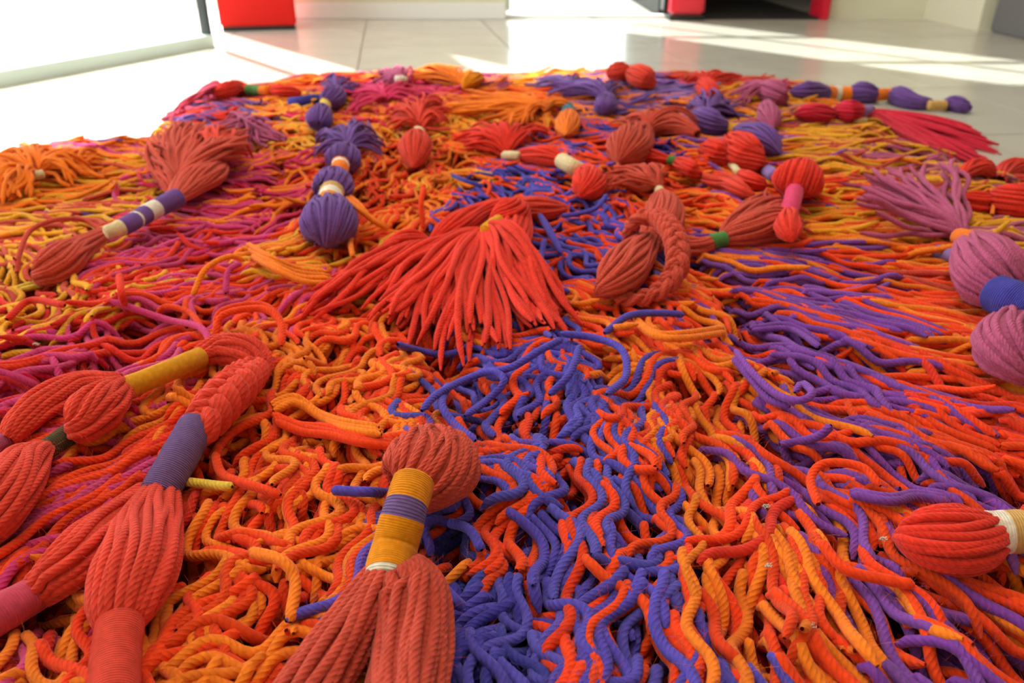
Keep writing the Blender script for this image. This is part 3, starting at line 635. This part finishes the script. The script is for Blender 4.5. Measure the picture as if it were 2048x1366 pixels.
# --- the big red fringe in the middle
t = Tassel('yarn_tassel', 'large bright red fringed tassel sprawling in the middle, tied with a short ochre collar', (980, 470), split=True)
t.skein([(1130, 418, 10), (1095, 418, 24), (1065, 416, 26), (1040, 416, 18)], Y['coral'], twist=.3)
t.wrap([(1052, 416, 17), (1042, 417, 17), (1030, 420, 18)], [(1, 'rose')])
t.skein([(1038, 418, 24), (1020, 430, 38), (1002, 442, 30), (990, 452, 18)], Y['red'], twist=.2, rs=.0022, lift=.006)
t.skein([(1035, 425, 26), (1025, 470, 40), (1005, 520, 38), (985, 560, 20)], Y['red'], twist=.3, rs=.0024)
t.skein([(1020, 408, 18), (960, 428, 26), (905, 455, 28), (868, 485, 14)], Y['red'], twist=.3, rs=.0024)
t.wrap([(1000, 442, 14), (985, 452, 15), (972, 462, 15)], [(1, 'ochre')], lift=.022)
t.fringe((870, 498), [(610, 635), (640, 612), (680, 560), (740, 540)], 44, Y['red'], rs0=14, r=.0026, arch=.012, spread=5)
t.fringe((958, 472), [(775, 640), (800, 655), (850, 655), (880, 640)], 28, Y['red'], rs0=14, r=.0028, fall=.3, arch=.018, spread=3)
t.fringe((966, 474), [(880, 690), (915, 705), (940, 710), (985, 700), (1040, 690)], 22, Y['red'], rs0=12, r=.0029, fall=.3, arch=.014, spread=5)
t.fringe((975, 470), [(1050, 672), (1090, 672), (1125, 645), (1125, 615), (1100, 590)], 34, Y['red'], rs0=14, r=.0029, fall=.3, arch=.02, spread=3)
t.fringe((965, 464), [(700, 590), (780, 640), (800, 630)], 26, Y['red'], rs0=12, r=.0028, fall=.3, arch=.012, spread=4)

# --- back from the middle: red tassel with cream collars
t = Tassel('yarn_tassel', 'red tassel with two cream collars and a round red end, behind the big red fringe', (1100, 320))
t.skein([(1168, 342, 18), (1178, 362, 34), (1172, 380, 34), (1160, 395, 16)], Y['red'], twist=.2, close=(False, True), rs=.0024)
t.wrap([(1124, 322, 16), (1142, 332, 16), (1160, 342, 17)], [(1, 'cream')], lift=.006)
t.skein([(1032, 312, 10), (1065, 310, 20), (1100, 314, 22), (1128, 325, 15)], Y['red'], twist=.3)
t.wrap([(1010, 311, 9), (1024, 311, 9), (1038, 312, 9)], [(1, 'cream')], lift=.003)
t.fringe((1012, 311), [(925, 268), (960, 262), (1000, 258), (1040, 262), (1100, 270)], 40, Y['red'], rs0=10, r=.0027, arch=.012, spread=4)
t.fringe((1012, 312), [(930, 300), (920, 280)], 12, Y['red'], rs0=10, r=.0027, arch=.012, spread=4)

t = Tassel('yarn_tassel', 'dull coral tassel with a round ribbed head and frizzy fringe behind the braided loop', (1260, 300))
t.skein([(1290, 262, 18), (1268, 280, 40), (1248, 305, 44), (1235, 325, 22)], Y['brick'], twist=.25, rs=.0024, close=(False, True))
t.skein([(1285, 262, 16), (1320, 248, 24), (1355, 250, 24), (1395, 268, 12)], Y['brick'], twist=.6)
t.fringe((1290, 262), [(1220, 255), (1260, 238), (1320, 232), (1370, 238), (1405, 262)], 34, Y['brick'], rs0=12, r=.0025, arch=.02, spread=5)

t = Tassel('yarn_tassel', 'orange tassel at the back with a round head, teal tie and wide combed fringe', (1135, 240))
t.skein([(1138, 226, 12), (1136, 242, 25), (1134, 258, 24), (1132, 270, 12)], Y['orange'], twist=.2, close=(False, True), rs=.0022)
t.wrap([(1134, 216, 14), (1136, 222, 14), (1137, 228, 14)], [(1, 'teal')], lift=.004)
t.skein([(1136, 218, 12), (1125, 206, 12), (1100, 208, 12), (1078, 222, 10)], Y['orange'], lift=.006)
t.fringe((1082, 218), [(890, 240), (880, 222), (890, 205), (940, 196), (1000, 196), (1060, 200)], 46, Y['orange'], rs0=12, r=.0028, arch=.012, spread=4)
t.fringe((1082, 220), [(950, 250), (1020, 255), (1060, 250)], 18, Y['orange'], rs0=12, r=.0028, arch=.012, spread=4)

t = Tassel('yarn_tassel', 'purple tassel with a small ball head and tangled fringe behind the orange head', (1210, 208))
t.skein([(1214, 192, 12), (1212, 205, 22), (1208, 218, 22), (1206, 228, 10)], Y['purple'], twist=.2, close=(True, True), rs=.0022)
t.fringe((1210, 196), [(1090, 190), (1100, 172), (1150, 168), (1200, 165), (1250, 172)], 36, Y['purple'], rs0=12, r=.0025, arch=.02, spread=6)

t = Tassel('yarn_tassel', 'coral tassel with an egg head, cream tie and puffed fringe left of the red one', (830, 280))
t.skein([(838, 268, 12), (832, 290, 34), (828, 312, 36), (826, 335, 18)], Y['coral'], twist=.2, close=(False, True), rs=.0023)
t.wrap([(840, 258, 12), (838, 264, 12), (838, 270, 12)], [(1, 'cream')], lift=.004)
t.fringe((838, 260), [(785, 262), (775, 235), (800, 215), (840, 208), (880, 218), (895, 240), (890, 262)], 60, Y['coral'], rs0=10, r=.0025, arch=.026, spread=3)

# --- purple chain
t = Tassel('yarn_tassel', 'purple tassel of three stacked balls with white and orange collars', (665, 390), split=True)
t.skein([(660, 412, 26), (660, 430, 50), (658, 455, 58), (655, 482, 40), (653, 496, 20)], Y['purple'], twist=.15, rs=.0021, close=(False, True))
t.wrap([(664, 384, 24), (660, 400, 24), (657, 416, 25)], [(.25, 'tan'), (.62, 'white'), (1, 'amber')], lift=.012)
t.skein([(674, 352, 20), (668, 366, 38), (665, 380, 40), (662, 394, 24)], Y['purple'], twist=.15, rs=.0020, lift=.002)
t.wrap([(682, 326, 18), (679, 340, 18), (676, 356, 19)], [(.2, 'cream'), (.36, 'orange'), (.6, 'white'), (1, 'orange')], lift=.012)
t.skein([(692, 300, 18), (688, 314, 34), (684, 325, 36), (681, 338, 20)], Y['purple'], twist=.15, rs=.0020, lift=.002)
t.fringe((694, 304), [(630, 320), (632, 290), (660, 268), (700, 258), (740, 265), (762, 285), (765, 312)], 60, Y['purple'], rs0=14, r=.0024, arch=.022, spread=3)

t = Tassel('yarn_tassel', 'small purple tassel with a yellow tie and oval head, behind the purple ball chain', (640, 230))
t.skein([(648, 216, 12), (640, 232, 26), (637, 248, 28), (636, 264, 14)], Y['purple'], twist=.15, close=(False, True), rs=.0023)
t.wrap([(652, 206, 12), (650, 212, 12), (648, 220, 12)], [(1, 'yellow')], lift=.004)
t.skein([(676, 180, 12), (668, 192, 24), (660, 202, 24), (652, 212, 12)], Y['purple'], twist=.15, rs=.0023)
t.skein([(645, 196, 8), (620, 200, 12), (596, 206, 13), (580, 202, 8)], Y['indigo'], twist=.4)
t.fringe((676, 184), [(640, 172), (660, 160), (690, 160), (712, 176), (718, 190)], 30, Y['purple'], rs0=10, r=.0025, arch=.016, spread=3)

# --- brick broom with banded purple handle
t = Tassel('yarn_tassel', 'brick red broom shaped tassel with a purple handle banded in white, upper left', (300, 420), split=True)
t.wrap([(356, 395, 19), (300, 424, 18), (250, 452, 17), (214, 466, 15)], [(.28, 'purple'), (.45, 'white'), (.62, 'purple'), (.66, 'white'), (.86, 'purple'), (1, 'cream')], lift=.014)
t.skein([(350, 398, 18, .012), (380, 368, 34, .006), (412, 348, 38), (440, 335, 20)], Y['brick'], twist=.2, rs=.0024, squash=.7)
t.fringe((352, 396), [(515, 350), (500, 320), (460, 300), (420, 290), (380, 282), (345, 300), (310, 345), (305, 365)], 120, Y['brick'], rs0=18, r=.0025, up=.028, arch=.012, spread=2, fall=.1, wav=.2, lenj=.2)
t.skein([(214, 466, 16), (170, 492, 26), (125, 520, 40), (95, 545, 42), (74, 560, 20)], Y['brick'], twist=.3, rs=.0022, close=(False, True), lift=-.006)
o = MB(); C = ctrl([(205, 462, 5), (165, 440, 5, .010), (110, 440, 5, .02), (60, 462, 5, .024), (38, 510, 5, .012), (35, 545, 5, .004)]); D = spline(C, 30)
o.tube(D[:, :3], .0026, 7, Y['brick']); q = o.build('cord_loop', M_YARN, t.e, t.o)

t = Tassel('yarn_tassel', 'dusty mauve tassel with a short curled fringe between the broom and the left window', (480, 270))
t.skein([(400, 285, 10), (440, 270, 24), (478, 262, 26), (510, 268, 14)], Y['mauve'], twist=.5)
t.fringe((490, 262), [(455, 244), (490, 238), (525, 250), (565, 268), (575, 285), (540, 300), (500, 305)], 44, Y['mauve'], rs0=12, r=.0025, arch=.018, spread=4)

t = Tassel('yarn_tassel', 'coral fringe tuft glowing in the sun just right of the brick red broom', (450, 320))
t.fringe((438, 345), [(410, 312), (430, 298), (460, 298), (490, 312), (505, 335)], 36, Y['coral'], rs0=12, r=.0025, arch=.03, spread=3)

t = Tassel('yarn_tassel', 'orange double fringed tassel with a cream tie at the left edge of the rug', (75, 350))
t.wrap([(66, 352, 9), (76, 350, 9), (86, 348, 9)], [(1, 'cream')], lift=.008)
t.fringe((86, 348), [(130, 372), (190, 352), (205, 332), (170, 312), (110, 300), (60, 300), (25, 312)], 66, Y['orange'], rs0=14, r=.0027, arch=.02, spread=4)
t.fringe((66, 352), [(20, 330), (-30, 345), (-40, 370), (-20, 400), (10, 410), (60, 392)], 60, Y['orange'], rs0=14, r=.0027, arch=.02, spread=4)

t = Tassel('yarn_tassel', 'red tassel with a green and orange collar on the far left rim of the rug', (510, 180))
t.wrap([(494, 180, 10), (510, 180, 10), (536, 181, 10)], [(.65, 'green'), (1, 'orange')], lift=.003)
t.skein([(536, 181, 10), (560, 182, 14), (585, 184, 12), (600, 186, 7)], Y['red'], twist=.3)
t.skein([(496, 180, 10), (478, 176, 17), (455, 180, 18), (430, 188, 12)], Y['red'], twist=.3)
t.fringe((450, 182), [(350, 220), (355, 205), (385, 190), (410, 182)], 34, Y['rose'], rs0=12, r=.0027, arch=.014, spread=5)

# --- back rim
t = Tassel('yarn_tassel', 'orange tassel lying on the back rim with its fringe spread left toward a mauve tuft', (930, 160))
t.skein([(925, 178, 10), (935, 166, 17), (948, 158, 17), (960, 152, 9)], Y['amber'], twist=.3, close=(True, True))
t.fringe((925, 170), [(820, 162), (820, 146), (850, 142), (880, 145), (910, 150)], 40, Y['orange'], rs0=10, r=.0027, arch=.018, spread=4)
t = Tassel('yarn_tassel', 'mauve tuft with a pale pink tie on the back rim left of the orange fringe', (805, 160))
t.fringe((800, 160), [(760, 175), (740, 160), (760, 150), (800, 143), (830, 148)], 34, Y['mauve'], rs0=10, r=.0026, arch=.016, spread=4)
t.wrap([(792, 160, 8), (800, 159, 8), (808, 160, 8)], [(1, 'white')], lift=.006)
t = Tassel('yarn_tassel', 'crimson pink fringe heap on the upper left of the rug behind the coral head', (760, 200))
t.fringe((770, 195), [(700, 235), (690, 205), (720, 180), (770, 170), (820, 180), (840, 205)], 44, Y['pink'], rs0=12, r=.0026, arch=.016, spread=5)
t = Tassel('yarn_tassel', 'coral red tassel with two rounded lumps on the back rim before the bright window', (1260, 155))
t.skein([(1215, 152, 10), (1235, 143, 22), (1255, 146, 16)], Y['coral'], twist=.4, close=(True, False))
t.skein([(1258, 146, 14), (1280, 152, 25), (1298, 162, 24), (1308, 172, 10)], Y['coral'], twist=.3, close=(False, True))
t = Tassel('yarn_tassel', 'lavender purple tassel sprawled along the back rim left of the coral lumps', (1180, 175))
t.skein([(1130, 180, 9), (1165, 178, 16), (1200, 180, 15), (1225, 184, 8)], Y['lavender'], twist=.5)
t.fringe((1135, 178), [(1060, 178), (1080, 160), (1120, 155), (1170, 160)], 30, Y['lavender'], rs0=9, r=.0026, arch=.012, spread=5)
t = Tassel('yarn_tassel', 'bright red knotted tassel on the back rim just right of the window reflection', (1420, 170))
t.skein([(1395, 168, 10), (1410, 172, 19), (1420, 186, 20), (1416, 200, 11)], Y['red'], twist=.3, close=(True, True))
t.fringe((1410, 168), [(1370, 170), (1385, 152), (1420, 148), (1460, 155), (1480, 165)], 34, Y['red'], rs0=10, r=.0026, arch=.014, spread=5)
t = Tassel('yarn_tassel', 'mauve tassel with a pleated head near the back right rim beside the purple chain', (1540, 190))
t.skein([(1520, 178, 12), (1542, 182, 26), (1560, 192, 26), (1572, 205, 12)], Y['mauve'], twist=.2, close=(True, True), rs=.0023)
t.skein([(1530, 205, 12), (1535, 222, 20), (1540, 240, 26), (1545, 258, 12)], Y['mauve'], twist=.2, close=(True, True), rs=.0023)
t.fringe((1530, 195), [(1470, 215), (1460, 200), (1480, 185), (1510, 172)], 26, Y['mauve'], rs0=10, r=.0025, arch=.012, spread=5)
t = Tassel('yarn_tassel', 'purple tassel with an orange tie and ribbed round end beside the mauve head', (1460, 255))
t.skein([(1390, 226, 12), (1410, 240, 28), (1432, 250, 26), (1452, 256, 12)], Y['purple'], twist=.3, close=(True, False), rs=.0023)
t.wrap([(1448, 255, 12), (1462, 257, 12), (1478, 260, 12)], [(1, 'ochre')], lift=.003)
t.skein([(1476, 260, 14), (1510, 270, 28), (1540, 288, 30), (1560, 308, 16)], Y['purple'], twist=.3, close=(False, True), rs=.0023)
t.fringe((1405, 234), [(1370, 225), (1390, 205), (1430, 200), (1465, 215), (1480, 235)], 34, Y['purple'], rs0=12, r=.0026, arch=.022, spread=4)
t = Tassel('yarn_tassel', 'long purple tassel chain with orange, white and tan bands along the right rim', (1750, 190))
t.skein([(1580, 184, 12), (1605, 182, 21), (1632, 184, 21), (1655, 186, 13)], Y['purple'], twist=.3, close=(True, False))
t.wrap([(1652, 186, 14), (1676, 187, 14), (1702, 188, 14)], [(.33, 'orange'), (.66, 'white'), (1, 'orange')], lift=.003)
t.skein([(1700, 188, 13), (1722, 184, 23), (1740, 188, 20), (1755, 192, 12)], Y['purple'], twist=.3)
t.wrap([(1752, 190, 12), (1768, 189, 12), (1786, 189, 12)], [(1, 'orange')], lift=.006)
t.skein([(1784, 189, 12), (1800, 192, 21), (1830, 204, 17), (1860, 208, 12)], Y['purple'], twist=.3)
t.wrap([(1858, 211, 10), (1874, 211, 10), (1890, 211, 10)], [(1, 'tan')], lift=.003)
t.skein([(1888, 210, 10), (1905, 206, 17), (1925, 212, 16), (1942, 218, 8)], Y['purple'], twist=.3, close=(False, True))
t = Tassel('yarn_tassel', 'crimson tassel with two heads and a long fringe lying onto the tiles at right', (1720, 228))
t.skein([(1588, 228, 10), (1615, 226, 19), (1645, 228, 21), (1668, 230, 11)], Y['crimson'], twist=.15, close=(True, False), rs=.0023)
t.wrap([(1664, 227, 11), (1670, 227, 11), (1677, 227, 11)], [(1, 'rose')], lift=.003)
t.skein([(1674, 228, 12), (1690, 222, 24), (1710, 224, 22), (1728, 230, 13)], Y['crimson'], twist=.2, rs=.0023)
t.wrap([(1722, 224, 12), (1731, 223, 12), (1742, 222, 12)], [(1, 'lavender')], lift=.01)
t.wrap([(1708, 240, 8), (1718, 240, 8), (1728, 241, 8)], [(1, 'cream')])
t.fringe((1735, 226), [(1850, 290), (1920, 292), (1975, 285), (1992, 265), (1990, 240), (1960, 222), (1900, 215)], 80, Y['crimson'], rs0=16, r=.0028, arch=.008, spread=3, wav=.2)

# --- right edge reds
t = Tassel('yarn_tassel', 'pair of scarlet tassel heads joined by an orange cord at the right edge', (1970, 405))
t.skein([(1925, 400, 8), (1945, 402, 24), (1965, 408, 26), (1985, 412, 12)], Y['red'], twist=.3)
t.skein([(1978, 412, 16), (2000, 405, 34), (2030, 402, 38), (2080, 400, 34), (2110, 400, 14)], Y['red'], twist=.15, close=(True, True), rs=.0023)
o = MB(); D = spline(ctrl([(1925, 412, 4, .006), (1950, 398, 4, .012), (1978, 378, 4, .018), (1988, 398, 4, .012), (1984, 430, 4, .002)]), 24)
o.tube(D[:, :3], .0022, 6, Y['orange']); q = o.build('cord', M_YARN, t.e, t.o); q['label'] = 'orange tying cord'
t = Tassel('yarn_tassel', 'scarlet looped skeins on the right rim above the scarlet heads', (1975, 345))
t.skein([(1920, 352, 9), (1940, 338, 18), (1965, 334, 20), (1985, 348, 12)], Y['red'], twist=.4)
t.skein([(2000, 360, 12), (2012, 340, 20), (2040, 332, 20), (2080, 340, 14)], Y['red'], twist=.4)
t.skein([(1995, 358, 9), (2020, 362, 14), (2050, 362, 14), (2080, 364, 8)], Y['coral'], twist=.4)

# single strands lying over everything else
def over(pts, color, r=.0029, n=1, gap=7, lift=.006):
    for q in range(n):
        C = ctrl([(x+(q-(n-1)/2)*gap*gx+random.uniform(-2, 2), y+(q-(n-1)/2)*gap+random.uniform(-2, 2), 8, *(rest or (0,))) for (x, y, *rest), gx in ((p, .3) for p in pts)], lift=lift)
        D = spline(C, 26); R_ = np.full(26, r*random.uniform(.92, 1.06)); R_[0] *= .5; R_[-1] *= .35
        b = MB(); b.tube(D[:, :3], R_, 9, jit(YC[color])); b.build('yarn_strand', M_YARN, RUG, (c0[0], c0[1], 0))
over([(665, 980), (700, 984), (740, 982), (780, 985, -.012)], 'blueviolet')
over([(548, 835), (600, 855), (660, 862), (720, 880), (790, 885, -.008)], 'redorange', n=3)
over([(545, 815), (590, 800), (640, 830), (690, 850), (760, 862)], 'orange', n=3)
over([(370, 962), (400, 968), (440, 972), (465, 972)], 'yellow')
over([(430, 905), (445, 950), (500, 968), (560, 990)], 'redorange')
over([(690, 392, .004), (715, 410, .02), (745, 440, .01), (775, 455)], 'orange', n=2)
over([(722, 452, .01), (700, 478, .012), (706, 512)], 'orange')
over([(848, 372, .03), (842, 410, .018), (846, 452)], 'redorange', n=2)
over([(905, 350), (930, 362, .004), (965, 372)], 'indigo')
over([(1080, 432, .01), (1100, 465, .008), (1122, 505)], 'blueviolet', n=2)
over([(1088, 478, .014), (1082, 512, .012), (1076, 552)], 'blueviolet')
over([(1213, 388, .012), (1195, 415, .006), (1160, 425), (1120, 432)], 'blueviolet')
over([(1045, 552), (1090, 568), (1140, 585)], 'blueviolet')
over([(795, 688, .004), (830, 700), (885, 708), (930, 700)], 'blueviolet')
over([(845, 820), (872, 790, .006), (930, 760, .01), (985, 745, .01), (1010, 765, .006), (975, 800), (930, 830)], 'blueviolet')
over([(895, 770), (885, 810, .004), (910, 850), (950, 880)], 'blueviolet')
over([(1100, 790), (1140, 750, .006), (1160, 690, .006)], 'blueviolet')
over([(955, 745), (1020, 735, .004), (1080, 700, .008), (1125, 680, .006)], 'blueviolet')
over([(1120, 668), (1190, 675, .006), (1245, 700, .008), (1252, 750, .006), (1215, 790)], 'blueviolet')
over([(1210, 668), (1260, 630, .004), (1330, 625, .004), (1370, 628)], 'blueviolet')
over([(1270, 640), (1310, 668, .004), (1370, 672, .004), (1450, 660)], 'orange', n=2)
over([(1470, 700), (1500, 740, .004), (1550, 790, .006), (1600, 800, .008), (1625, 785, .01), (1605, 768, .008), (1590, 785, .004)], 'violet')
over([(1465, 715), (1505, 765), (1540, 800), (1580, 812)], 'violet')
over([(1560, 890), (1600, 882), (1640, 872, .006), (1662, 850, .012)], 'violet')
over([(1500, 660, .002), (1580, 655), (1640, 690)], 'violet', n=2)
over([(1635, 1010), (1620, 960), (1650, 925, .006), (1720, 935, .004), (1760, 970)], 'redorange')
over([(1700, 985), (1780, 1000), (1830, 990), (1900, 1000)], 'violet', n=2)
over([(1640, 1085), (1690, 1140), (1770, 1160), (1830, 1170)], 'redorange')
over([(900, 1045), (940, 1060, .006), (965, 1100)], 'blueviolet')
over([(885, 1175), (905, 1195, .008), (925, 1215)], 'blueviolet')
over([(500, 1105), (560, 1120, .01), (590, 1160, .008), (580, 1240)], 'orange', n=2)
over([(220, 600), (330, 640, .004), (400, 655), (425, 700)], 'magenta')
over([(238, 550, .012), (245, 590, .008), (255, 630)], 'red')
over([(15, 640), (60, 600, .006), (130, 610, .006)], 'red', n=1)
over([(385, 590), (410, 540, .012), (460, 515, .014), (490, 520, .004)], 'orange')
over([(450, 585), (455, 545, .010), (480, 525, .012)], 'magenta')
over([(500, 500), (540, 525, .008), (600, 550), (660, 555)], 'orange', n=4)
over([(430, 670), (445, 625, .008), (520, 612, .01), (560, 640, .006), (562, 690)], 'redorange', n=2)
over([(310, 640), (330, 612, .008), (380, 625, .008), (405, 665)], 'redorange')

# small pale fluffs and knots caught in the pile
def fluff(px, py, color, label, r=.004):
    C = ctrl([(px-5, py+1, 1, .004), (px, py-2, 2, .004), (px+4, py+1, 2, .004), (px+7, py-1, 1, .004)]); D = spline(C, 14); o = MB()
    g = (C[0, 0], C[0, 1], C[0, 2])
    for q in range(9):
        N_ = np.cumsum(rng.normal(0, .0002, (14, 3)), 0); o.tube(D[:, :3]+N_, .00018, 4, jit(Y[color]))
    x = o.build('wool_fluff', M_YARN, None, g); x.location = g; tag(x, label, 'fluff')
fluff(70, 688, 'white', 'wisp of white fluff caught in the magenta pile at far left')
fluff(1530, 1012, 'white', 'tiny pale speck of fluff at the tip of the orange strands, lower right of middle')
fluff(1765, 1078, 'white', 'pale crumb of fluff touching the point of the lower right red tassel head')
fluff(1622, 1252, 'white', 'pale lint tuft lying on the orange strands near the bottom right')
fluff(165, 592, 'yellow', 'small yellow knot of wool among the red strands at left')
fluff(1535, 1132, 'white', 'white lint dot at the end of the violet strands in the lower right')

# stray fibres standing off the near wool
fz = MB(); cnt = 0
near = [s for s in strands if s[4] < .62]
while cnt < 16000 and near:
    P, R, k, cc, dd, xy, idx = random.choice(near); i = random.randrange(2, len(P)-2)
    p = P[i]
    if HM[ij(p[:2])] - p[2] > .006: continue
    d = rng.normal(0, 1, 3); d[2] = abs(d[2])*.8; d /= np.linalg.norm(d); e = rng.normal(0, .5, 3); L = random.uniform(.003, .009)
    u = np.linspace(0, 1, 4)[:, None]; fz.tube(p+d*YR*.8+(d*u+e*u*u)*L, .00007, 3, tuple(min(.95, x*1.2+.02) for x in cc)); cnt += 1
tag(fz.build('fuzz', M_YARN, RUG, (c0[0], c0[1], 0)), kind='stuff')
